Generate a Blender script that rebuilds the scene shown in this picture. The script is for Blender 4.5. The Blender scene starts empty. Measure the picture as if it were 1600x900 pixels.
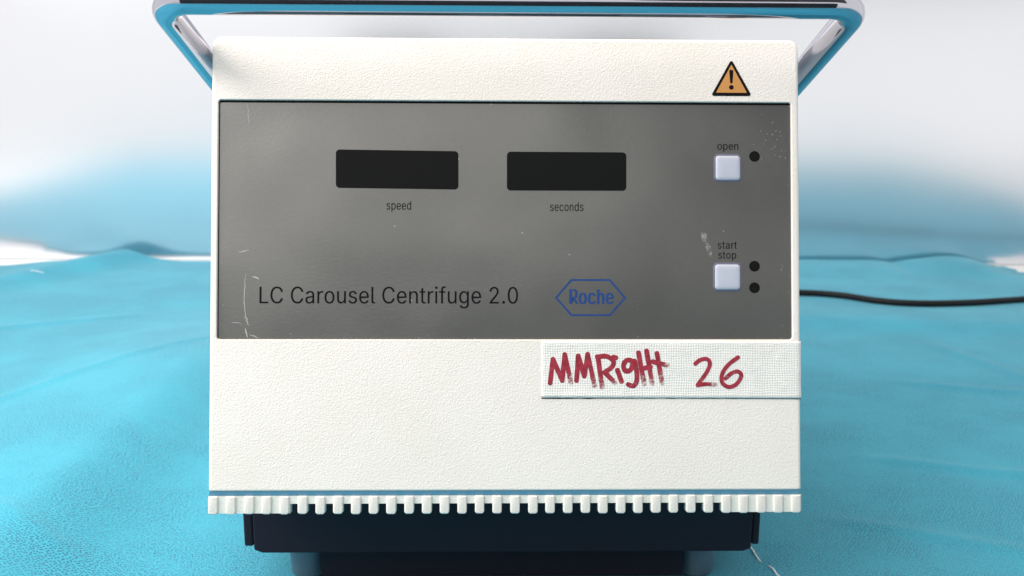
import bpy, bmesh, math, random
from mathutils import Vector, Matrix, noise

random.seed(4)
scene = bpy.context.scene
COL = scene.collection
R = math.radians

# ------------------------------------------------------------------ camera
cam_data = bpy.data.cameras.new("camera")
cam = bpy.data.objects.new("camera", cam_data)
COL.objects.link(cam)
cam.matrix_world = (Matrix.Translation((0, 0, 0.245)) @ Matrix.Rotation(R(90 - 12.3), 4, 'X')
                    @ Matrix.Rotation(R(0.342), 4, 'Z'))
cam_data.sensor_width = 36.0
cam_data.lens = 36.0
cam_data.clip_start = 0.01
cam_data.clip_end = 50
cam_data.dof.use_dof = True
cam_data.dof.focus_distance = 0.432
cam_data.dof.aperture_fstop = 18.0
scene.camera = cam

# ------------------------------------------------------------------ room light
world = bpy.data.worlds.new("World")
scene.world = world
world.use_nodes = True
bg = world.node_tree.nodes["Background"]
bg.inputs[0].default_value = (1.0, 0.98, 0.955, 1)
bg.inputs[1].default_value = 1.04


def area_lamp(name, loc, aim, sx, sy, power, color):
    d = bpy.data.lights.new(name, 'AREA')
    d.shape = 'RECTANGLE'
    d.size, d.size_y, d.energy, d.color = sx, sy, power, color
    o = bpy.data.objects.new(name, d)
    o.location = loc
    o.rotation_euler = (Vector(aim) - Vector(loc)).to_track_quat('-Z', 'Y').to_euler()
    COL.objects.link(o)


area_lamp("ceiling_panel_lamp", (-0.25, 0.36, 1.05), (-0.1, 0.45, 0.0), 0.9, 0.5, 5.5, (1.0, 0.97, 0.92))
area_lamp("side_softbox_lamp", (-0.85, 0.30, 0.80), (-0.2, 0.55, 0.0), 0.5, 0.5, 9.0, (1.0, 0.965, 0.91))
area_lamp("front_softbox_lamp", (-0.8, -0.40, 1.0), (0.0, 0.45, 0.15), 0.6, 0.5, 7.5, (1.0, 0.965, 0.91))

scene.view_settings.view_transform = 'Standard'
scene.view_settings.look = 'None'
scene.view_settings.exposure = 0.0
scene.view_settings.gamma = 1.0


# ------------------------------------------------------------------ materials
def new_mat(name):
    m = bpy.data.materials.new(name)
    m.use_nodes = True
    nt = m.node_tree
    return m, nt, nt.nodes["Principled BSDF"]


def simple(name, color, rough=0.5, metal=0.0, spec=0.5):
    m, nt, b = new_mat(name)
    b.inputs["Base Color"].default_value = (*color, 1)
    b.inputs["Roughness"].default_value = rough
    b.inputs["Metallic"].default_value = metal
    b.inputs["Specular IOR Level"].default_value = spec
    return m


def coords(nt):
    return nt.nodes.new("ShaderNodeTexCoord").outputs["Object"]


def noise_node(nt, vec, scale, detail=3, rough=0.5):
    n = nt.nodes.new("ShaderNodeTexNoise")
    n.inputs["Scale"].default_value = scale
    n.inputs["Detail"].default_value = detail
    n.inputs["Roughness"].default_value = rough
    nt.links.new(vec, n.inputs["Vector"])
    return n.outputs["Fac"]


def ramp(nt, fac, stops):
    r = nt.nodes.new("ShaderNodeValToRGB")
    e = r.color_ramp.elements
    while len(e) < len(stops):
        e.new(0.5)
    for i, (p, c) in enumerate(stops):
        e[i].position = p
        e[i].color = (*c, 1) if len(c) == 3 else c
    nt.links.new(fac, r.inputs[0])
    return r.outputs[0]


def bump(nt, height, dist, strength=1.0, normal=None):
    b = nt.nodes.new("ShaderNodeBump")
    b.inputs["Strength"].default_value = strength
    b.inputs["Distance"].default_value = dist
    nt.links.new(height, b.inputs["Height"])
    if normal is not None:
        nt.links.new(normal, b.inputs["Normal"])
    return b.outputs[0]


def math_node(nt, op, a, b=None):
    n = nt.nodes.new("ShaderNodeMath")
    n.operation = op
    for i, v in enumerate((a, b)):
        if v is None:
            continue
        if isinstance(v, (int, float)):
            n.inputs[i].default_value = v
        else:
            nt.links.new(v, n.inputs[i])
    return n.outputs[0]


def grained_plastic(name, color, grain=0.00013):
    m, nt, b = new_mat(name)
    v = coords(nt)
    n1 = noise_node(nt, v, 1500, 2, 0.5)
    vor = nt.nodes.new("ShaderNodeTexVoronoi")
    vor.feature = 'SMOOTH_F1'
    vor.inputs["Scale"].default_value = 1250
    vor.inputs["Smoothness"].default_value = 0.5
    nt.links.new(v, vor.inputs["Vector"])
    h = math_node(nt, 'ADD', n1, math_node(nt, 'MULTIPLY', vor.outputs["Distance"], 0.7))
    nt.links.new(bump(nt, h, grain), b.inputs["Normal"])
    big = noise_node(nt, v, 22, 4, 0.6)
    c2 = tuple(c * 0.95 for c in color[:2]) + (color[2] * 0.91,)
    nt.links.new(ramp(nt, big, [(0.35, color), (0.75, c2)]), b.inputs["Base Color"])
    b.inputs["Roughness"].default_value = 0.55
    b.inputs["Specular IOR Level"].default_value = 0.35
    return m


M_COVER = grained_plastic("warm white grained plastic", (0.875, 0.80, 0.755))
M_CASE = grained_plastic("case plastic", (0.78, 0.77, 0.73))
M_STRIP = simple("blue grey plastic", (0.13, 0.31, 0.45), 0.5)
M_BLACKPRINT = simple("black print", (0.008, 0.008, 0.009), 0.7, spec=0.06)
M_WINDOW = simple("smoked display lens", (0.009, 0.009, 0.009), 0.5, spec=0.06)
M_BLUEPRINT = simple("blue print", (0.020, 0.060, 0.21), 0.6, spec=0.2)
M_ORANGE = simple("orange sticker print", (0.62, 0.28, 0.085), 0.5, spec=0.3)
M_BASE = simple("dark base plastic", (0.020, 0.014, 0.024), 0.45, spec=0.2)
M_CORD = simple("black cord rubber", (0.009, 0.009, 0.010), 0.5, spec=0.2)
M_THREAD = simple("white cotton thread", (0.85, 0.9, 0.95), 0.8)
M_LIP = simple("recess edge", (0.80, 0.79, 0.75), 0.4)

# rubber feet
M_FOOT = simple("grey rubber foot", (0.16, 0.20, 0.25), 0.3)


def film_material():
    m, nt, b = new_mat("satin grey film")
    v = coords(nt)
    big = noise_node(nt, v, 9, 3, 0.5)
    fine = noise_node(nt, v, 500, 3, 0.6)
    mixv = math_node(nt, 'ADD', math_node(nt, 'MULTIPLY', big, 0.7), math_node(nt, 'MULTIPLY', fine, 0.3))
    col = ramp(nt, mixv, [(0.3, (0.205, 0.202, 0.195)), (0.7, (0.235, 0.231, 0.222))])
    # pale dust specks, denser near the rim where the film has been rubbed
    vor = nt.nodes.new("ShaderNodeTexVoronoi")
    vor.inputs["Scale"].default_value = 150
    nt.links.new(v, vor.inputs["Vector"])
    speck = math_node(nt, 'LESS_THAN', vor.outputs["Distance"], 0.055)
    sel = nt.nodes.new("ShaderNodeSeparateColor")
    nt.links.new(vor.outputs["Color"], sel.inputs[0])
    keep = math_node(nt, 'GREATER_THAN', sel.outputs[0], 0.86)
    f = math_node(nt, 'MULTIPLY', math_node(nt, 'MULTIPLY', speck, keep), 0.55)
    mx = nt.nodes.new("ShaderNodeMix")
    mx.data_type = 'RGBA'
    nt.links.new(f, mx.inputs[0])
    nt.links.new(col, mx.inputs[6])
    mx.inputs[7].default_value = (0.75, 0.74, 0.7, 1)
    nt.links.new(mx.outputs[2], b.inputs["Base Color"])
    b.inputs["Metallic"].default_value = 0.7
    rgh = ramp(nt, noise_node(nt, v, 20, 3, 0.5), [(0.3, (0.27,) * 3), (0.75, (0.36,) * 3)])
    nt.links.new(rgh, b.inputs["Roughness"])
    wav = noise_node(nt, v, 9, 2, 0.4)
    nt.links.new(bump(nt, wav, 0.0045, 1.0, bump(nt, noise_node(nt, v, 900, 2), 0.00003)), b.inputs["Normal"])
    return m


M_FILM = film_material()


def button_material():
    m, nt, b = new_mat("lilac white button")
    b.inputs["Base Color"].default_value = (0.52, 0.53, 0.62, 1)
    b.inputs["Roughness"].default_value = 0.4
    v = coords(nt)
    nt.links.new(bump(nt, noise_node(nt, v, 300, 3), 0.0001), b.inputs["Normal"])
    return m


M_BUTTON = button_material()
M_BEZEL = simple("violet button rim", (0.13, 0.125, 0.19), 0.5)


def chrome_material():
    m, nt, b = new_mat("polished chrome")
    b.inputs["Base Color"].default_value = (0.52, 0.52, 0.60, 1)
    b.inputs["Metallic"].default_value = 1.0
    v = coords(nt)
    nt.links.new(ramp(nt, noise_node(nt, v, 120, 5, 0.7), [(0.4, (0.05,) * 3), (0.8, (0.16,) * 3)]),
                 b.inputs["Roughness"])
    return m


M_CHROME = chrome_material()


def tape_material():
    m, nt, b = new_mat("white woven tape")
    v = coords(nt)
    hs = []
    for axis, sc in (('X', 300), ('Y', 300)):
        w = nt.nodes.new("ShaderNodeTexWave")
        w.wave_type = 'BANDS'
        w.bands_direction = axis
        w.inputs["Scale"].default_value = sc
        w.inputs["Distortion"].default_value = 4.5
        w.inputs["Detail"].default_value = 2
        w.inputs["Detail Scale"].default_value = 0.6
        nt.links.new(v, w.inputs["Vector"])
        hs.append(w.outputs["Fac"])
    h = math_node(nt, 'ADD', hs[0], math_node(nt, 'MULTIPLY', hs[1], 0.8))
    h = math_node(nt, 'ADD', h, math_node(nt, 'MULTIPLY', noise_node(nt, v, 450, 4, 0.75), 2.6))
    nt.links.new(bump(nt, h, 0.00008, 1.0, bump(nt, noise_node(nt, v, 70, 3, 0.5), 0.0006)), b.inputs["Normal"])
    nt.links.new(ramp(nt, noise_node(nt, v, 90, 4, 0.6), [(0.3, (0.86, 0.82, 0.785)), (0.75, (0.80, 0.76, 0.725))]),
                 b.inputs["Base Color"])
    b.inputs["Roughness"].default_value = 0.75
    b.inputs["Specular IOR Level"].default_value = 0.2
    return m


M_TAPE = tape_material()


def marker_material():
    m, nt, b = new_mat("dark red marker ink")
    v = coords(nt)
    col = ramp(nt, noise_node(nt, v, 420, 3), [(0.35, (0.26, 0.010, 0.026)), (0.7, (0.42, 0.028, 0.055))])
    nt.links.new(col, b.inputs["Base Color"])
    b.inputs["Roughness"].default_value = 0.6
    at = nt.nodes.new("ShaderNodeAttribute")
    at.attribute_name = "dryness"
    n = noise_node(nt, v, 900, 4, 0.7)
    dry = ramp(nt, math_node(nt, 'ADD', n, math_node(nt, 'MULTIPLY', at.outputs["Fac"], 0.30)), [(0.60, (0,) * 3), (0.86, (0.8,) * 3)])
    tr = nt.nodes.new("ShaderNodeBsdfTransparent")
    mx = nt.nodes.new("ShaderNodeMixShader")
    nt.links.new(dry, mx.inputs[0])
    nt.links.new(b.outputs[0], mx.inputs[1])
    nt.links.new(tr.outputs[0], mx.inputs[2])
    nt.links.new(mx.outputs[0], nt.nodes["Material Output"].inputs[0])
    return m


M_INK = marker_material()


def cloth_material():
    m, nt, b = new_mat("blue embossed nonwoven drape")
    v = coords(nt)
    big = noise_node(nt, v, 5, 4, 0.55)
    fib = noise_node(nt, v, 420, 3, 0.75)
    f = math_node(nt, 'ADD', math_node(nt, 'MULTIPLY', big, 0.25), math_node(nt, 'MULTIPLY', fib, 0.75))
    col = ramp(nt, f, [(0.30, (0.028, 0.295, 0.425)), (0.70, (0.042, 0.372, 0.485))])
    nt.links.new(col, b.inputs["Base Color"])
    b.inputs["Roughness"].default_value = 0.7
    b.inputs["Specular IOR Level"].default_value = 0.3
    b.inputs["Sheen Weight"].default_value = 0.15
    b.inputs["Sheen Roughness"].default_value = 0.5
    # pressed bonding dots in a triangular lattice, weaker in patches
    warp = nt.nodes.new("ShaderNodeTexNoise")
    warp.inputs["Scale"].default_value = 90
    nt.links.new(v, warp.inputs["Vector"])
    off = nt.nodes.new("ShaderNodeVectorMath")
    off.operation = 'MULTIPLY_ADD'
    nt.links.new(warp.outputs["Color"], off.inputs[0])
    off.inputs[1].default_value = (0.0012, 0.0012, 0.0)
    nt.links.new(v, off.inputs[2])
    mp = nt.nodes.new("ShaderNodeMapping")
    mp.inputs["Scale"].default_value = (600, 600, 1)
    mp.inputs["Rotation"].default_value = (0, 0, R(33))
    nt.links.new(off.outputs[0], mp.inputs["Vector"])
    vor = nt.nodes.new("ShaderNodeTexVoronoi")
    vor.voronoi_dimensions = '2D'
    vor.inputs["Scale"].default_value = 1.0
    vor.inputs["Randomness"].default_value = 0.6
    nt.links.new(mp.outputs[0], vor.inputs["Vector"])
    dmin = vor.outputs["Distance"]
    dot = ramp(nt, dmin, [(0.14, (0,) * 3), (0.36, (1,) * 3)])
    wk = ramp(nt, noise_node(nt, v, 14, 3, 0.6), [(0.36, (0.22,) * 3), (0.60, (1,) * 3)])
    h = math_node(nt, 'MULTIPLY', dot, wk)
    shade = nt.nodes.new("ShaderNodeMix")
    shade.data_type = 'RGBA'
    inv = math_node(nt, 'MULTIPLY', math_node(nt, 'SUBTRACT', 1.0, dot), math_node(nt, 'MULTIPLY', wk, 0.9))
    nt.links.new(inv, shade.inputs[0])
    nt.links.new(col, shade.inputs[6])
    shade.inputs[7].default_value = (0.010, 0.11, 0.23, 1)
    nt.links.new(shade.outputs[2], b.inputs["Base Color"])
    n0 = bump(nt, noise_node(nt, v, 45, 4, 0.6), 0.0003)
    nt.links.new(bump(nt, h, 0.0003, 1.0, n0), b.inputs["Normal"])
    return m


M_CLOTH = cloth_material()


def wall_material():
    m, nt, b = new_mat("satin white panel")
    v = coords(nt)
    nt.links.new(ramp(nt, noise_node(nt, v, 3, 3), [(0.3, (0.81, 0.83, 0.88)), (0.7, (0.83, 0.845, 0.89))]),
                 b.inputs["Base Color"])
    b.inputs["Metallic"].default_value = 0.97
    nt.links.new(ramp(nt, noise_node(nt, v, 5, 4), [(0.3, (0.155,) * 3), (0.7, (0.185,) * 3)]), b.inputs["Roughness"])
    return m


M_WALL = wall_material()


def table_material():
    m, nt, b = new_mat("white laminate")
    v = coords(nt)
    nt.links.new(ramp(nt, noise_node(nt, v, 6, 4), [(0.3, (0.80, 0.79, 0.78)), (0.7, (0.74, 0.73, 0.72))]),
                 b.inputs["Base Color"])
    b.inputs["Roughness"].default_value = 0.45
    return m


M_TABLE = table_material()
M_FLOOR = simple("pale floor vinyl", (0.72, 0.72, 0.71), 0.6)
M_DARK = simple("dark reflection block", (0.02, 0.02, 0.022), 0.6)


# ------------------------------------------------------------------ mesh helpers
def link(name, verts, faces, mat, parent=None, smooth=False, mats=None, fmat=None):
    me = bpy.data.meshes.new(name)
    me.from_pydata([tuple(v) for v in verts], [], faces)
    for mm in (mats or [mat]):
        me.materials.append(mm)
    if fmat:
        for p, i in zip(me.polygons, fmat):
            p.material_index = i
    bm = bmesh.new()
    bm.from_mesh(me)
    bmesh.ops.recalc_face_normals(bm, faces=bm.faces)
    bm.to_mesh(me)
    bm.free()
    for p in me.polygons:
        p.use_smooth = smooth
    o = bpy.data.objects.new(name, me)
    COL.objects.link(o)
    o.parent = parent
    return o


def tag(o, label=None, category=None, group=None, kind=None):
    for k, val in (("label", label), ("category", category), ("group", group), ("kind", kind)):
        if val:
            o[k] = val
    return o


def rrect(x0, x1, y0, y1, r, k=6):
    rs = r if isinstance(r, (tuple, list)) else (r,) * 4       # TL TR BR BL
    out = []
    for (cx, cy, a0, rr) in ((x0, y1, 180, rs[0]), (x1, y1, 90, rs[1]), (x1, y0, 0, rs[2]), (x0, y0, -90, rs[3])):
        sx = 1 if cx == x0 else -1
        sy = 1 if cy == y0 else -1
        for i in range(k + 1):
            a = R(a0 - 90 * i / k)
            out.append((cx + sx * rr + rr * math.cos(a), cy + sy * rr + rr * math.sin(a)))
    return out


def rpoly(pts, r, k=5):
    """polygon with rounded corners"""
    out = []
    n = len(pts)
    for i in range(n):
        p, a, b = Vector(pts[i]), Vector(pts[i - 1]), Vector(pts[(i + 1) % n])
        da, db = (a - p).normalized(), (b - p).normalized()
        half = da.angle(db) / 2
        t = r / math.tan(half)
        s, e = p + da * t, p + db * t
        c = p + (da + db).normalized() * (r / math.sin(half))
        for j in range(k + 1):
            q = s.lerp(e, j / k)
            d = (q - c)
            out.append(tuple(c + d.normalized() * r))
    return out


def loft(loops, cap_first=True, cap_last=True):
    verts, faces = [], []
    n = len(loops[0])
    for lp in loops:
        verts += lp
    for i in range(len(loops) - 1):
        for j in range(n):
            a, b = i * n + j, i * n + (j + 1) % n
            faces.append((a, b, b + n, a + n))
    if cap_first:
        faces.append(tuple(range(n)))
    if cap_last:
        o = (len(loops) - 1) * n
        faces.append(tuple(range(o, o + n)))
    return verts, faces


def lift(loop, w):
    return [(x, y, w) for x, y in loop]


MM = 0.001


def sc(loop):
    return [tuple(c * MM for c in p) for p in loop]


def slab(name, outline, w0, w1, mat, parent, round_edge=0.0, **kw):
    """plate with a given outline (mm, in panel coordinates) from w0 up to w1, softened front edge"""
    loops = [lift(outline, w0)]
    if round_edge:
        c = Vector((sum(p[0] for p in outline) / len(outline), sum(p[1] for p in outline) / len(outline)))

        def inset(d):
            n = len(outline)
            res = []
            for i in range(n):
                a, b = Vector(outline[i - 1]), Vector(outline[(i + 1) % n])
                t = (b - a)
                nn = Vector((-t.y, t.x)).normalized()
                if nn.dot(c - Vector(outline[i])) < 0:
                    nn = -nn
                res.append(tuple(Vector(outline[i]) + nn * d))
            return res
        for q in (0, 30, 60, 90):
            a = R(q)
            loops.append(lift(inset(round_edge * (1 - math.cos(a))), w1 - round_edge * (1 - math.sin(a))))
    else:
        loops.append(lift(outline, w1))
    v, f = loft([sc(l) for l in loops])
    return link(name, v, f, mat, parent, **kw)


def tube(points, radius, seg=14, cap=True):
    pts = [Vector(p) for p in points]
    verts, faces = [], []
    t0 = (pts[1] - pts[0]).normalized()
    up = Vector((0, 0, 1)) if abs(t0.z) < 0.9 else Vector((1, 0, 0))
    nrm = (up - t0 * up.dot(t0)).normalized()
    for i, p in enumerate(pts):
        t = (pts[min(i + 1, len(pts) - 1)] - pts[max(i - 1, 0)]).normalized()
        nrm = (nrm - t * nrm.dot(t)).normalized()
        bn = t.cross(nrm)
        r = radius(i / (len(pts) - 1)) if callable(radius) else radius
        for k in range(seg):
            a = 2 * math.pi * k / seg
            verts.append(p + nrm * (r * math.cos(a)) + bn * (r * math.sin(a)))
    for i in range(len(pts) - 1):
        for k in range(seg):
            a, b = i * seg + k, i * seg + (k + 1) % seg
            faces.append((a, b, b + seg, a + seg))
    if cap:
        faces.append(tuple(range(seg)))
        faces.append(tuple(range(len(verts) - seg, len(verts))))
    return verts, faces


def catmull(pts, sub=6):
    P = [Vector(p) for p in pts]
    if len(P) < 3:
        return [P[0].lerp(P[1], i / sub) for i in range(sub + 1)]
    P = [P[0] * 2 - P[1]] + P + [P[-1] * 2 - P[-2]]
    out = []
    for i in range(1, len(P) - 2):
        a, b, c, d = P[i - 1:i + 3]
        for j in range(sub):
            t = j / sub
            out.append(0.5 * ((2 * b) + (c - a) * t + (2 * a - 5 * b + 4 * c - d) * t * t
                              + (3 * b - a - 3 * c + d) * t ** 3))
    out.append(P[-2])
    return out


# ------------------------------------------------------------------ setting
def box(name, x0, x1, y0, y1, z0, z1, mat, parent=None):
    v = [(x, y, z) for z in (z0, z1) for y in (y0, y1) for x in (x0, x1)]
    f = [(0, 1, 3, 2), (4, 5, 7, 6), (0, 1, 5, 4), (2, 3, 7, 6), (0, 2, 6, 4), (1, 3, 7, 5)]
    return link(name, v, f, mat, parent)


tag(box("tabletop", -1.3, 1.3, -0.03, 1.297, -0.035, -0.004, M_TABLE), kind='structure')
tag(box("backdrop_wall", -1.9, 1.9, 1.30, 1.33, -0.034, 1.9, M_WALL), kind='structure')
low_block = box("low_reflection_block", -0.42, 0.42, -0.55, -0.10, -0.749, 0.300, M_DARK)  # added out-of-view block, gives the chrome handle something dark to reflect
tag(low_block, kind='structure')
high_block = box("high_reflection_block", 0.28, 1.7, -0.98, -0.66, 0.58, 1.5, simple("dark grey reflection block", (0.05, 0.05, 0.053), 0.6))  # added unseen block, darkens reflections on the right of the control panel
tag(high_block, kind='structure')
tag(box("floor", -3, 3, -2.5, 1.6, -0.78, -0.75, M_FLOOR), kind='structure')


# ------------------------------------------------------------------ drape on the table
def smooth(a, b, x):
    t = max(0.0, min(1.0, (x - a) / (b - a)))
    return t * t * (3 - 2 * t)


def gauss(d, w):
    return math.exp(-(d / w) ** 2)


def seg_dist(x, y, a, b):
    """signed distance to the line a-b and the position along it"""
    ax, ay = a
    bx, by = b
    dx, dy = bx - ax, by - ay
    L = math.hypot(dx, dy)
    t = ((x - ax) * dx + (y - ay) * dy) / (L * L)
    return ((x - ax) * dy - (y - ay) * dx) / L, t


CREASES = [((-0.62, 0.86), (-0.36, 0.99), 0.006, 0.0016), ((-0.42, 0.60), (-0.22, 0.88), 0.007, 0.0018),
           ((0.22, 0.62), (0.40, 0.56), 0.006, 0.0018), ((0.30, 0.78), (0.56, 0.70), 0.007, 0.0020),
           ((0.17, 0.53), (0.30, 0.47), 0.006, 0.0015),
           ((-0.33, 0.52), (-0.20, 0.45), 0.006, 0.0014), ((0.38, 0.90), (0.44, 0.70), 0.008, 0.0016)]


def cloth_z(x, y):
    z = 0.0007 * noise.noise((x * 4, y * 4, 0.3)) + 0.00025 * noise.noise((x * 15, y * 15, 5))
    # long soft fold on the left, its right flank falling towards the machine
    d, t = seg_dist(x, y, (-0.255, 0.40), (-0.250, 0.82))
    z += 0.025 * smooth(-0.5, 0.0, t) * (1 - smooth(0.8, 1.5, t)) * (gauss(d, 0.045) if d > 0 else gauss(d, 0.13))
    # fold that ends as a bump at the back edge
    d, t = seg_dist(x, y, (-0.66, 0.98), (-0.49, 1.27))
    z += 0.014 * smooth(-0.1, 1.0, t) * gauss(d, 0.030)
    # low ridge across the right side, behind it a shallow trough
    d, t = seg_dist(x, y, (0.2, 0.985), (0.75, 0.93))
    z += 0.006 * smooth(-0.1, 0.2, t) * (gauss(d, 0.03) if d > 0 else gauss(d, 0.07))
    # fold in front on the right
    d, t = seg_dist(x, y, (0.46, 0.74), (0.31, 0.40))
    z += 0.009 * (gauss(d, 0.05) if d > 0 else gauss(d, 0.06)) * smooth(-0.3, 0.2, t)
    # raised back hem on the right
    if x > 0.1:
        hem = smooth(1.17, 1.26, y)
        z += 0.0035 * hem * smooth(0.1, 0.25, x)
        z += 0.0055 * gauss(x - 0.555, 0.04) * hem - 0.008 * hem * smooth(0.575, 0.63, x)
        z -= 0.003 * gauss(x - 0.485, 0.014) * hem
    # small sharp creases left from folding and handling
    for (p, q, w_, h_) in CREASES:
        d, t = seg_dist(x, y, p, q)
        d += 0.004 * noise.noise((t * 3, p[0] * 9, 1))
        if -0.05 < t < 1.05 and abs(d) < 4 * w_:
            z += h_ * gauss(d, w_) * smooth(-0.05, 0.15, t) * (1 - smooth(0.8, 1.05, t))
    # the machine presses the cloth flat
    near = max(abs(x + 0.002) - 0.13, 0.445 - y, y - 0.74, 0)
    z *= smooth(0.0, 0.09, near)
    # corner at the back left curls down
    return z + 0.0005


def build_cloth():
    nx, ny, tail = 480, 420, 6
    verts, faces = [], []
    for j in range(ny + tail + 1):
        v = min(j, ny) / ny
        for i in range(nx + 1):
            u = i / nx
            half = 0.632 + 0.34 * (1 - smooth(0.84, 1.0, v)) + 0.004 * noise.noise((0, v * 8, 3))
            x = (u * 2 - 1) * half
            y_end = 1.270 + 0.003 * noise.noise((u * 9, 0, 2)) + 0.002 * noise.noise((u * 25, 0, 7))
            y_end += 0.016 * smooth(0.1, 0.25, x) - 0.035 * gauss(u, 0.030)
            y = -0.02 + v * (y_end + 0.02)
            z = cloth_z(x, y)
            if j > ny:                              # the hem hangs down to the table
                q = (j - ny) / tail
                y += 0.003 * math.sin(q * math.pi / 2)
                z = z + (-0.0036 - z) * (1 - math.cos(q * math.pi / 2))
            verts.append((x, y, z))
    ny += tail
    for j in range(ny):
        for i in range(nx):
            a = j * (nx + 1) + i
            faces.append((a, a + 1, a + nx + 2, a + nx + 1))
    o = link("drape_cloth", verts, faces, M_CLOTH, smooth=True)
    return tag(o, "turquoise blue embossed nonwoven drape spread under the machine and the black cord", "cloth")


cloth = build_cloth()

# ------------------------------------------------------------------ the centrifuge
LEAN = R(13.77)
mach = bpy.data.objects.new("centrifuge", None)
COL.objects.link(mach)
mach.location = (-0.0018, 0.4033, 0.0)
mach.rotation_euler = (0, 0, R(1.226))
tag(mach, "white benchtop centrifuge with grey control panel, chrome handle and black base on blue cloth", "centrifuge")

PANEL = Matrix.Translation((0, 0, 0.0695)) @ Matrix.Rotation(R(90) - LEAN, 4, 'X')


def on_panel(o):
    o.matrix_local = PANEL
    return o


# front cover: slab with a sunken field for the control panel (all mm in panel coordinates)
def build_cover():
    K = 6
    o = lambda d: rrect(-125 + d, 125 - d, 0 + d * 0.6, 192.2 - d, (4 - d * 0.5, 4 - d * 0.5, 1.0, 1.0), K)
    hole = lambda d: rrect(-122.1 - d, 121.7 + d, 63.75 - d, 165.2 + d, 1.3 + d, K)
    loops = [lift(o(0), -14), lift(o(0), -1.6), lift(o(0.12), -0.95), lift(o(0.45), -0.4), lift(o(0.95), -0.1),
             lift(o(1.5), 0.0), lift(hole(0.35), 0.0), lift(hole(0.1), -0.1), lift(hole(0), -0.35), lift(hole(0), -1.5)]
    v, f = loft([sc(l) for l in loops])
    ob = link("front_cover", v, f, M_COVER, mach)
    for p in ob.data.polygons:
        if len(p.vertices) == 4 and p.area < 3e-4 and abs(p.normal.z) < 0.98:
            p.use_smooth = True
    return on_panel(ob)


cover = build_cover()

# case behind the cover: side profile extruded across
prof = [(0.016, 0.0695), (0.060, 0.2475), (0.075, 0.2505), (0.290, 0.2505), (0.312, 0.244), (0.318, 0.232), (0.318, 0.030),
        (0.045, 0.030), (0.045, 0.0695)]
v, f = loft([[(x, y, z) for y, z in prof] for x in (-0.1215, 0.1215)])
case = link("case", v, f, M_CASE, mach)
bv = case.modifiers.new("soft_edges", 'BEVEL')
bv.width = 0.003
bv.segments = 3

# blue strip and ventilation comb under the cover
cx = [(-124.6, 0.1, -0.5), (124.6, 0.1, -0.5), (124.9, -1.95, -1.3), (-124.9, -1.95, -1.3),
      (-124.6, 0.1, -8), (124.6, 0.1, -8), (124.9, -1.95, -8), (-124.9, -1.95, -8)]
link("blue_strip", sc(cx), [(0, 1, 2, 3), (4, 5, 6, 7), (0, 1, 5, 4), (3, 2, 6, 7), (0, 3, 7, 4), (1, 2, 6, 5)],
     M_STRIP, cover)
comb = [(-125.0, -1.98), (-125.0, -8.9), (-124.4, -9.3), (-91.0, -9.3), (-91.0, -5.3), (91.6, -5.3), (91.6, -9.3),
        (124.6, -9.3), (125.2, -8.9), (125.2, -1.98)]
slab("vent_comb", comb, -6.0, -1.15, M_CASE, cover)
tooth_me = None
for i in range(34):
    x = -123.05 + i * (122.76 + 123.05) / 33 + random.uniform(-0.12, 0.12)
    if tooth_me is None:
        t = slab("tooth", rrect(-2.0, 2.0, -9.55, -1.99, (0.5, 0.5, 1.1, 1.1), 4), -5.0, -0.1, M_COVER, cover, round_edge=0.55, smooth=True)
        tooth_me = t.data
    else:
        t = bpy.data.objects.new("tooth", tooth_me)
        COL.objects.link(t)
        t.parent = cover
    t.location = (x * MM, random.uniform(-0.00012, 0.00012), 0)
    t.scale = (random.uniform(0.97, 1.03), 1, 1)

# control panel film
film = slab("control_panel", rrect(-121.55, 121.5, 63.95, 164.15, 1.1), -1.48, -1.15, M_FILM, mach)
on_panel(film)
FW = -1.15
# dark strips painting in the recess shade above and to the left of the film
slab("recess_shade", [(-122.0, 164.2), (121.6, 164.2), (121.6, 165.1), (-122.0, 165.1)], -1.45, -1.2, M_BLACKPRINT, film)
slab("recess_shade", [(-122.0, 64.1), (-121.6, 64.1), (-121.6, 164.15), (-122.0, 164.15)], -1.45, -1.2, M_BLACKPRINT, film)

for pts, lab in (([(-72.6, 144.35), (-20.6, 143.8), (-20.55, 127.45), (-72.5, 128.0)], "left display window above the word speed"),
                 ([(0.05, 143.7), (51.05, 143.6), (51.0, 127.15), (0.06, 127.1)], "right display window above the word seconds")):
    outline = rpoly(pts, 1.6)
    w = slab("display_window", outline, FW - 0.1, FW + 0.06, M_WINDOW, film)
    w["label"] = lab


def rect_dome(name, x0, x1, y0, y1):
    loops = []
    for d, h in ((0.0, 0.0), (0.05, 0.35), (0.25, 0.65), (0.7, 0.85), (1.6, 0.97), (3.2, 1.0)):
        loops.append(lift(rrect(x0 + d, x1 - d, y0 + d, y1 - d, max(1.35 - d * 0.3, 0.4)), FW + h * 0.9))
    v, f = loft([sc(l) for l in loops])
    b = link(name, v, f, M_BUTTON, film, smooth=True)
    ring = [lift(rrect(x0 - d, x1 + d, y0 - d, y1 + d, 1.4 + d), FW + h) for d, h in ((0.75, 0.02), (0.45, 0.22), (-0.05, 0.25))]
    v, f = loft([sc(l) for l in ring], False, False)
    link("button_rim", v, f, M_BEZEL, film, smooth=True)
    return b


rect_dome("push_button", 89.25, 99.8, 131.8, 142.3)["label"] = "upper pale button marked open"
rect_dome("push_button", 88.75, 99.55, 85.0, 95.8)["label"] = "lower pale button marked start stop"

for x, y in ((106.05, 142.1), (105.8, 95.05), (105.75, 85.85)):
    ring = [(x + 2.3 * math.cos(2 * math.pi * k / 28), y + 2.3 * math.sin(2 * math.pi * k / 28)) for k in range(28)]
    slab("indicator_lamp", ring, FW - 0.1, FW + 0.07, M_WINDOW, film)

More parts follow.
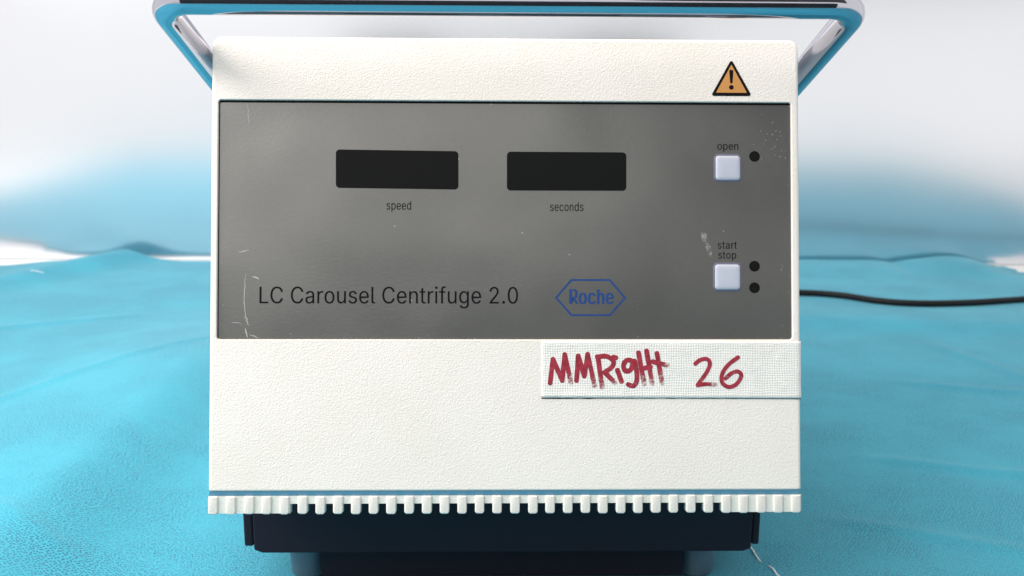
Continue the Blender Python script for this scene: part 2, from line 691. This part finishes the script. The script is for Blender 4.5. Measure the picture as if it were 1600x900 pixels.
# ------------------------------------------------------------------ lettering
try:                                                # Blender's own interface font
    font = bpy.data.fonts.load(bpy.utils.system_resource('DATAFILES', path='fonts') + "/Inter.woff2")
except Exception:
    font = bpy.data.fonts.load("<builtin>")


def text_mesh(body, offset=0.0, spacing=1.0):
    cu = bpy.data.curves.new("text_source", 'FONT')
    cu.body, cu.font, cu.size, cu.offset = body, font, 1.0, offset
    cu.space_character = spacing
    cu.resolution_u = 5
    o = bpy.data.objects.new("text_source", cu)
    COL.objects.link(o)
    dg = bpy.context.evaluated_depsgraph_get()
    me = bpy.data.meshes.new_from_object(o.evaluated_get(dg))
    bpy.data.objects.remove(o)
    bpy.data.curves.remove(cu)
    return me


def extents(me):
    xs = [v.co.x for v in me.vertices]
    ys = [v.co.y for v in me.vertices]
    return min(xs), max(xs), min(ys), max(ys)


def lettering(body, x0, x1, base, height, ref, mat, offset=0.0, spacing=1.0, bold=0.0, leg=False):
    """text between x0 and x1 (mm), its reference letter `ref` as high as `height`; bold = extra stroke width in mm"""
    me = text_mesh(body, offset, spacing)
    a, b, lo, hi = extents(me)
    rm = text_mesh(ref, offset)
    rh = extents(rm)[3]
    bpy.data.meshes.remove(rm)
    sx, sy = (x1 - x0 - bold) / (b - a), height / rh
    verts, faces = [], []
    for k, dx in enumerate((0.0, bold / 2, bold) if bold else (0.0,)):
        n0 = len(verts)
        for vtx in me.vertices:
            verts.append((x0 + dx + (vtx.co.x - a) * sx, base + vtx.co.y * sy, FW + 0.05 + 0.004 * k))
        faces += [tuple(i + n0 for i in p.vertices) for p in me.polygons]
    if leg:                                         # the first letter P gets the leg that makes it an R
        n0 = len(verts)
        st, rt = x0 + 1.35, x0 + 3.95
        verts += [(px, py, FW + 0.0605) for px, py in ((st, base + 2.75), (st + 1.0, base + 3.0), (rt, base), (rt - 1.12, base))]
        faces.append((n0, n0 + 1, n0 + 2, n0 + 3))
        body = "R" + body[1:]
    bpy.data.meshes.remove(me)
    o = link("lettering", sc(verts), faces, mat, film)
    o["label"] = "printed words " + body
    return o


lettering("LC Carousel Centrifuge 2.0", -104.4, 4.8, 78.95, 7.05, "L", M_BLACKPRINT, offset=-0.004, spacing=1.02, bold=0.17)
logo_text = lettering("Poche", 26.6, 45.6, 78.85, 6.3, "R", M_BLUEPRINT, offset=-0.004, spacing=1.06, bold=0.65, leg=True)
lettering("speed", -51.0, -40.6, 118.8, 2.75, "x", M_BLACKPRINT, offset=-0.004, spacing=1.04, bold=0.1)
lettering("seconds", 18.4, 32.7, 118.4, 2.75, "x", M_BLACKPRINT, offset=-0.004, spacing=1.04, bold=0.1)
lettering("open", 90.1, 99.1, 144.9, 2.45, "x", M_BLACKPRINT, offset=-0.004, spacing=1.04, bold=0.1)
lettering("start", 90.05, 98.3, 102.5, 2.4, "x", M_BLACKPRINT, offset=-0.004, spacing=1.06, bold=0.1)
lettering("stop", 90.3, 97.95, 98.25, 2.4, "x", M_BLACKPRINT, offset=-0.004, spacing=1.06, bold=0.1)

hexo = [(20.45, 81.5), (27.35, 89.45), (44.1, 89.45), (50.85, 81.5), (44.1, 73.75), (27.35, 73.75)]
hexi = [(21.5, 81.5), (27.78, 88.66), (43.67, 88.66), (49.8, 81.5), (43.67, 74.54), (27.78, 74.54)]
v = sc(lift(hexo, FW + 0.05) + lift(hexi, FW + 0.05))
link("logo_hexagon", v, [(i, (i + 1) % 6, 6 + (i + 1) % 6, 6 + i) for i in range(6)], M_BLUEPRINT, film)

# scratches and rubbed marks on the film
def ribbon(pts, width, w, taper=True):
    P = [Vector(p) for p in pts]
    L, Rr = [], []
    n = len(P)
    for i, p in enumerate(P):
        t = (P[min(i + 1, n - 1)] - P[max(i - 1, 0)]).normalized()
        nn = Vector((-t.y, t.x))
        ww = width / 2
        if taper:
            ww *= 0.25 + 0.75 * math.sin(math.pi * (i + 0.3) / (n - 0.4))
        L.append((*(p + nn * ww), w))
        Rr.append((*(p - nn * ww), w))
    return L, Rr


def strips(name, items, mat, parent):
    verts, faces = [], []
    for pts, width, w in items:
        L, Rr = ribbon(pts, width, w)
        b = len(verts)
        n = len(L)
        verts += L + Rr
        for i in range(n - 1):
            faces.append((b + i, b + i + 1, b + n + i + 1, b + n + i))
    return link(name, sc(verts), faces, mat, parent)


M_SCRATCH = simple("scuffed film", (0.62, 0.61, 0.58), 0.7)
items = []


def wiggle(a, b, amp, n=8):
    a, b = Vector(a), Vector(b)
    return [a.lerp(b, i / n) + Vector((random.uniform(-amp, amp), random.uniform(-amp, amp))) for i in range(n + 1)]


k = 0
for a, b, wd in [((-110.3, 91.5), (-110.9, 77.5), 0.18), ((-110.2, 74), (-108.8, 69.5), 0.25), ((-110.4, 68.5), (-109.4, 64.6), 0.32),
                 ((-111, 80), (-110.2, 72), 0.16), ((-108.5, 66), (-105, 64.4), 0.2), ((-116, 71), (-112, 70.6), 0.15),
                 ((-107.5, 90.5), (-104.5, 89.3), 0.35), ((-113.5, 100.5), (-109, 101.5), 0.2), ((-110, 163), (-109.5, 155), 0.1)]:
    items.append((wiggle(a, b, 0.22), wd, FW + 0.02 + 0.0005 * k)); k += 1
for i in range(42):            # rubbed specks along the rim and by the upper right corner
    if i < 18:
        x, y = random.gauss(113, 5), random.gauss(150, 5)
    elif i < 30:
        x, y = random.uniform(117, 121), random.uniform(66, 150)
    elif i < 36:
        x, y = random.uniform(-121, -118), random.uniform(70, 130)
    else:
        x, y = random.uniform(-115, 118), random.uniform(64.3, 66)
    x = min(x, 121)
    a = random.uniform(0, math.pi)
    l = random.uniform(0.25, 0.6)
    items.append((wiggle((x, y), (x + l * math.cos(a), y + l * math.sin(a)), 0.1, 3), random.uniform(0.10, 0.2), FW + 0.02 + 0.0005 * k)); k += 1
scr = strips("scratch_marks", items, M_SCRATCH, film)
scr["kind"] = "stuff"

smu_m, nt, b = new_mat("chalky smudge")
b.inputs["Base Color"].default_value = (0.45, 0.44, 0.41, 1)
b.inputs["Roughness"].default_value = 0.9
tr = nt.nodes.new("ShaderNodeBsdfTransparent")
mx = nt.nodes.new("ShaderNodeMixShader")
nt.links.new(ramp(nt, noise_node(nt, coords(nt), 700, 5, 0.8), [(0.42, (0,) * 3), (0.66, (0.85,) * 3)]), mx.inputs[0])
nt.links.new(tr.outputs[0], mx.inputs[1])
nt.links.new(b.outputs[0], mx.inputs[2])
nt.links.new(mx.outputs[0], nt.nodes["Material Output"].inputs[0])
strips("smudge", [(catmull([(83.6, 110), (84.3, 107.5), (84.2, 105)]), 2.6, FW + 0.045),
                  (catmull([(85.0, 105.2), (86.2, 102.5), (87.3, 99)]), 2.2, FW + 0.047)], smu_m, film)

# ------------------------------------------------------------------ warning sticker on the cover
tri = [(96.0, 183.6), (104.75, 167.8), (87.2, 167.8)]
stk = slab("warning_sticker", rpoly(tri, 0.75), -0.05, 0.10, M_BLACKPRINT, mach)
on_panel(stk)
slab("orange_field", rpoly([(96.0, 181.3), (102.6, 169.2), (89.35, 169.2)], 0.12, 2), 0.10, 0.13, M_ORANGE, stk)
bar = rpoly([(95.0, 179.0), (96.85, 179.0), (96.45, 173.2), (95.45, 173.2)], 0.45, 4)
slab("exclamation_bar", bar, 0.13, 0.16, M_BLACKPRINT, stk)
slab("exclamation_dot", [(95.95 + 1.0 * math.cos(2 * math.pi * q / 24), 171.5 + 1.0 * math.sin(2 * math.pi * q / 24)) for q in range(24)],
     0.13, 0.16, M_BLACKPRINT, stk)


# ------------------------------------------------------------------ tape label with marker writing
def build_tape():
    nx, ny = 90, 20
    verts, faces = [], []
    for j in range(ny + 1):
        t = j / ny
        for i in range(nx + 1):
            s = i / nx
            left = 14.76 + 0.32 * noise.noise((0, t * 11, 1.5)) + 0.2 * noise.noise((0, t * 40, 5))
            bot = 39.3 - 0.55 * s + 0.05 * noise.noise((s * 30, 0, 9))
            top = 63.15 + 0.12 * noise.noise((s * 20, 3, 4))
            L = left + s * (125.45 + 7 - left)
            y = bot + (top - bot) * t
            w = 0.22 + 0.10 * noise.noise((s * 6, t * 3, 8)) + 0.25 * gauss(t, 0.08) * (0.4 + 0.6 * gauss(s, 0.4))
            if L <= 124.2:
                verts.append((L, y, w))
            else:                                   # wraps round the right edge of the cover
                a = min((L - 124.2) / 1.45, math.pi / 2)
                rest = max(0, (L - 124.2) - 1.45 * math.pi / 2)
                verts.append((124.2 + (0.95 + w) * math.sin(a), y, w - (0.95 + w) * (1 - math.cos(a)) - rest))
    for j in range(ny):
        for i in range(nx):
            a = j * (nx + 1) + i
            faces.append((a, a + 1, a + nx + 2, a + nx + 1))
    o = link("tape_label", sc(verts), faces, M_TAPE, mach, smooth=True)
    sd = o.modifiers.new("thickness", 'SOLIDIFY')
    sd.thickness = 0.00018
    sd.offset = -1
    return on_panel(o)


tape = build_tape()
STROKES = [
    [(18.38, 45.4), (19.54, 55.34)], [(19.54, 55.5), (23.48, 46.5)], [(23.48, 46.4), (24.57, 57.5)], [(24.57, 57.5), (27.19, 45.6)],
    [(29.53, 46.4), (30.26, 56.8)], [(30.26, 56.9), (32.81, 48.3)], [(32.81, 48.3), (34.28, 57.6)], [(34.28, 57.6), (37.18, 44.2)],
    [(38.6, 56.5), (40.39, 43.6)], [(38.29, 56.5), (42.31, 56.65), (45.08, 54.83), (44.64, 52.28), (41.42, 49.96)],
    [(41.42, 49.96), (45.8, 45.6)], [(46.9, 50.9), (48.6, 46.0)], [(45.2, 56.4), (46.3, 56.1)],
    [(53.7, 54.6), (51.07, 55.1), (49.46, 53.0), (50.33, 50.5), (52.6, 51.2), (54.0, 54.9), (55.1, 49.5), (55.0, 46.2), (53.6, 44.2), (51.42, 44.8)],
    [(55.83, 58.25), (58.21, 45.0)], [(59.27, 58.98), (61.58, 45.2)], [(56.91, 51.41), (60.94, 52.28)],
    [(63.66, 57.96), (65.82, 45.4)], [(61.89, 54.46), (64.9, 53.6), (68.04, 53.01)],
    [(79.98, 53.59), (82.19, 55.2), (85.0, 55.5), (86.2, 53.59), (84.88, 50.09), (80.9, 44.5)], [(80.9, 44.5), (84.34, 44.95), (88.74, 44.7)],
    [(98.19, 56.29), (93.91, 53.0), (91.33, 48.99), (91.46, 45.5), (94.09, 43.75), (97.32, 44.84), (99.54, 48.26), (98.3, 50.2), (95.73, 49.7), (92.64, 47.32)],
]


def build_writing():
    verts, faces, dry = [], [], []
    for k, pts in enumerate(STROKES):
        P = [Vector((p.x, p.y)) for p in catmull([(a, b, 0) for a, b in pts], 8)]
        # drawn-out stroke ends run dry
        n = len(P)
        w0 = 2.05 if k not in (19, 20, 21) else 1.75
        t0, t1 = (P[1] - P[0]).normalized(), (P[-1] - P[-2]).normalized()
        rows = []
        for q in (-0.9, -0.6, -0.3):
            rows.append((P[0] + t0 * (q * w0 / 2), t0, math.sqrt(1 - q * q), 0.0))
        for i, p in enumerate(P):
            t = (P[min(i + 1, n - 1)] - P[max(i - 1, 0)]).normalized()
            rows.append((p, t, 1.0 + 0.10 * noise.noise((k * 3.1, i * 0.4, 1)), i / (n - 1)))
        for q in (0.3, 0.6, 0.9):
            rows.append((P[-1] + t1 * (q * w0 / 2), t1, math.sqrt(1 - q * q), 1.0))
        b = len(verts)
        z = 0.62 + 0.004 * k
        for p, t, s, d in rows:
            nn = Vector((-t.y, t.x))
            for e in (-0.5, 0.0, 0.5):
                q = p + nn * (e * w0 * s)
                tt = (q.y - 39.0) / 24
                sss = (q.x - 14.76) / 117.7
                wz = 0.22 + 0.10 * noise.noise((sss * 6, tt * 3, 8)) + 0.25 * gauss(tt, 0.08) * (0.4 + 0.6 * gauss(sss, 0.4))
                verts.append((q.x, q.y, wz + 0.05 + 0.004 * k))
                dry.append(max(0, (d - 0.45) / 0.55) * (1.0 if k in (3, 7, 8, 10, 14, 15, 17, 18, 20) else 0.35) + abs(e) * 0.25)
        for i in range(len(rows) - 1):
            for c in range(2):
                a = b + i * 3 + c
                faces.append((a, a + 1, a + 4, a + 3))
    me = bpy.data.meshes.new("marker_writing")
    me.from_pydata([tuple(c * MM for c in q) for q in verts], [], faces)
    at = me.attributes.new("dryness", 'FLOAT', 'POINT')
    at.data.foreach_set("value", dry)
    me.materials.append(M_INK)
    o = bpy.data.objects.new("marker_writing", me)
    COL.objects.link(o)
    o.parent = tape
    o["label"] = "dark red handwriting MMRigHt 26"
    return o


build_writing()
# shadow line painted along the lower edge of the tape
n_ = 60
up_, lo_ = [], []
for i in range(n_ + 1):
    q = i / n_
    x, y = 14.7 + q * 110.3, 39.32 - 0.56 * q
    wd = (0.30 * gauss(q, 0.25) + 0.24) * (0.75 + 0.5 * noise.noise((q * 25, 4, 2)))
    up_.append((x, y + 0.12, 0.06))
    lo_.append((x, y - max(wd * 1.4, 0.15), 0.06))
M_TAPE_SHADE = simple("tape edge shade", (0.035, 0.033, 0.032), 0.9, spec=0.1)
link("tape_shade_line", sc(up_ + lo_), [(i, i + 1, n_ + 2 + i, n_ + 1 + i) for i in range(n_)], M_TAPE_SHADE, tape)

# ------------------------------------------------------------------ dark base and feet
bo = [(-0.1165, 0.0240), (-0.1165, 0.072), (0.1155, 0.072), (0.1155, 0.0240), (0.112, 0.0225), (-0.1125, 0.0225)]
v, f = loft([[(x, y, z) for x, z in bo] for y in (0.0375, 0.300)])
base = link("base", v, f, M_BASE, mach)
bvm = base.modifiers.new("soft_edges", 'BEVEL')
bvm.width = 0.0008
bvm.segments = 2
for x0, x1 in ((-0.1212, -0.1169), (0.1159, 0.1195)):
    fl = box("side_flange", x0, x1, 0.039, 0.302, 0.0252, 0.070, M_BASE, base)
    m_ = fl.modifiers.new("soft_edges", 'BEVEL')
    m_.width = 0.0009
    m_.segments = 2
box("under_shade_block", -0.088, 0.086, 0.050, 0.285, 0.0040, 0.0235, M_BASE, base)  # black block added to deepen the shade under the base
foot_me = None
for x, y in ((-0.0955, 0.062), (0.0945, 0.062), (-0.0955, 0.275), (0.0945, 0.275)):
    if foot_me is None:
        loops = []
        for r, z in ((0.0078, 0.0012), (0.0086, 0.0018), (0.0102, 0.018), (0.0112, 0.0222), (0.0112, 0.0232)):
            loops.append([(r * math.cos(2 * math.pi * q / 32), r * math.sin(2 * math.pi * q / 32), z) for q in range(32)])
        v, f = loft(loops)
        ft = link("foot", v, f, M_FOOT, mach, smooth=True)
        foot_me = ft.data
    else:
        ft = bpy.data.objects.new("foot", foot_me)
        COL.objects.link(ft)
        ft.parent = mach
    ft.location = (x, y, 0)


# ------------------------------------------------------------------ chrome carry handle
def build_handle():
    hx, hb = 0.135, 0.1285                          # half width at the grip and at the pivots
    off = Vector((0.001, 0, 0))
    front = Vector((0, 0.004, 0.2685))
    back = Vector((0, 0.120, 0.2165))
    rb = 0.0125

    def side(s):
        f, b = front + Vector((s * hx, 0, 0)) + off, back + Vector((s * hb, 0, 0)) + off
        d = (b - f).normalized()
        arm = [b.lerp(f + d * rb, i / 9) for i in range(9)]
        p0, p1, p2 = f + d * rb, f, f - Vector((s * rb, 0, 0))
        bend = []
        for i in range(13):
            t = i / 12
            # rational quadratic: a near circular corner
            w0, w1, w2 = (1 - t) ** 2, 2 * t * (1 - t) * 0.72, t * t
            bend.append((p0 * w0 + p1 * w1 + p2 * w2) / (w0 + w1 + w2))
        return arm + bend
    left, right = side(-1), side(1)
    pts = left + [left[-1].lerp(right[-1], i / 12) for i in range(1, 12)] + right[::-1]
    v, f = tube(pts, 0.0056, 28)
    h = link("carry_handle", v, f, M_CHROME, mach, smooth=True)
    for s in (-1, 1):
        loops = []
        for r, x in ((0.010, 0.1217), (0.010, 0.1345), (0.0085, 0.1360)):
            loops.append([(s * x, back.y + r * math.cos(2 * math.pi * q / 28), back.z + r * math.sin(2 * math.pi * q / 28)) for q in range(28)])
        v, f = loft(loops)
        link("handle_pivot", v, f, M_CASE, h)
    return h


build_handle()

# ------------------------------------------------------------------ power cord
cord_pts = [(0.05, 0.735, 0.075), (0.052, 0.77, 0.074), (0.065, 0.83, 0.045), (0.10, 0.92, 0.008), (0.17, 1.03, 0), (0.25, 1.082, 0),
            (0.318, 1.088, 0), (0.355, 1.075, 0), (0.385, 1.046, 0), (0.42, 1.033, 0), (0.47, 1.038, 0), (0.53, 1.058, 0),
            (0.58, 1.075, 0), (0.66, 1.10, 0), (0.80, 1.13, 0)]
pts = []
for p in catmull(cord_pts, 8):
    z0 = cloth_z(p.x, p.y) if p.x < 0.632 else -0.003
    pts.append(Vector((p.x, p.y, max(p.z, z0 + 0.0036))))
v, f = tube(pts, 0.0033, 12)
tag(link("power_cord", v, f, M_CORD, smooth=True), "black power cord winding over the blue cloth to the right of the machine", "cord")

# loose thread and lint on the cloth
def on_cloth(x, y, dz):
    return Vector((x, y, cloth_z(x, y) + dz))


verts, faces = [], []
for a, b in (((0.1235, 0.4955), (0.1265, 0.476)), ((0.1292, 0.4715), (0.1321, 0.4605)), ((0.1367, 0.4575), (0.145, 0.445))):
    P = [on_cloth(a[0] + (b[0] - a[0]) * t / 6 + 0.0004 * math.sin(t), a[1] + (b[1] - a[1]) * t / 6, -0.0001 + 0.0006 * math.sin(math.pi * t / 6)) for t in range(7)]
    v, f = tube(P, 0.00055, 6)
    n0 = len(verts)
    verts += v
    faces += [tuple(i + n0 for i in q) for q in f]
tag(link("loose_thread", verts, faces, M_THREAD, smooth=True), "white thread stitched in short dashes through the cloth by the right end of the base", "thread")

P = [on_cloth(-0.553 + 0.0155 * t / 5, 1.152 + 0.0006 * math.sin(t), 0.0008) for t in range(6)]
v, f = tube(P, 0.0004, 6)
tag(link("lint", v, f, M_THREAD, smooth=True), "short white lint fibre lying on the cloth at far left", "lint")
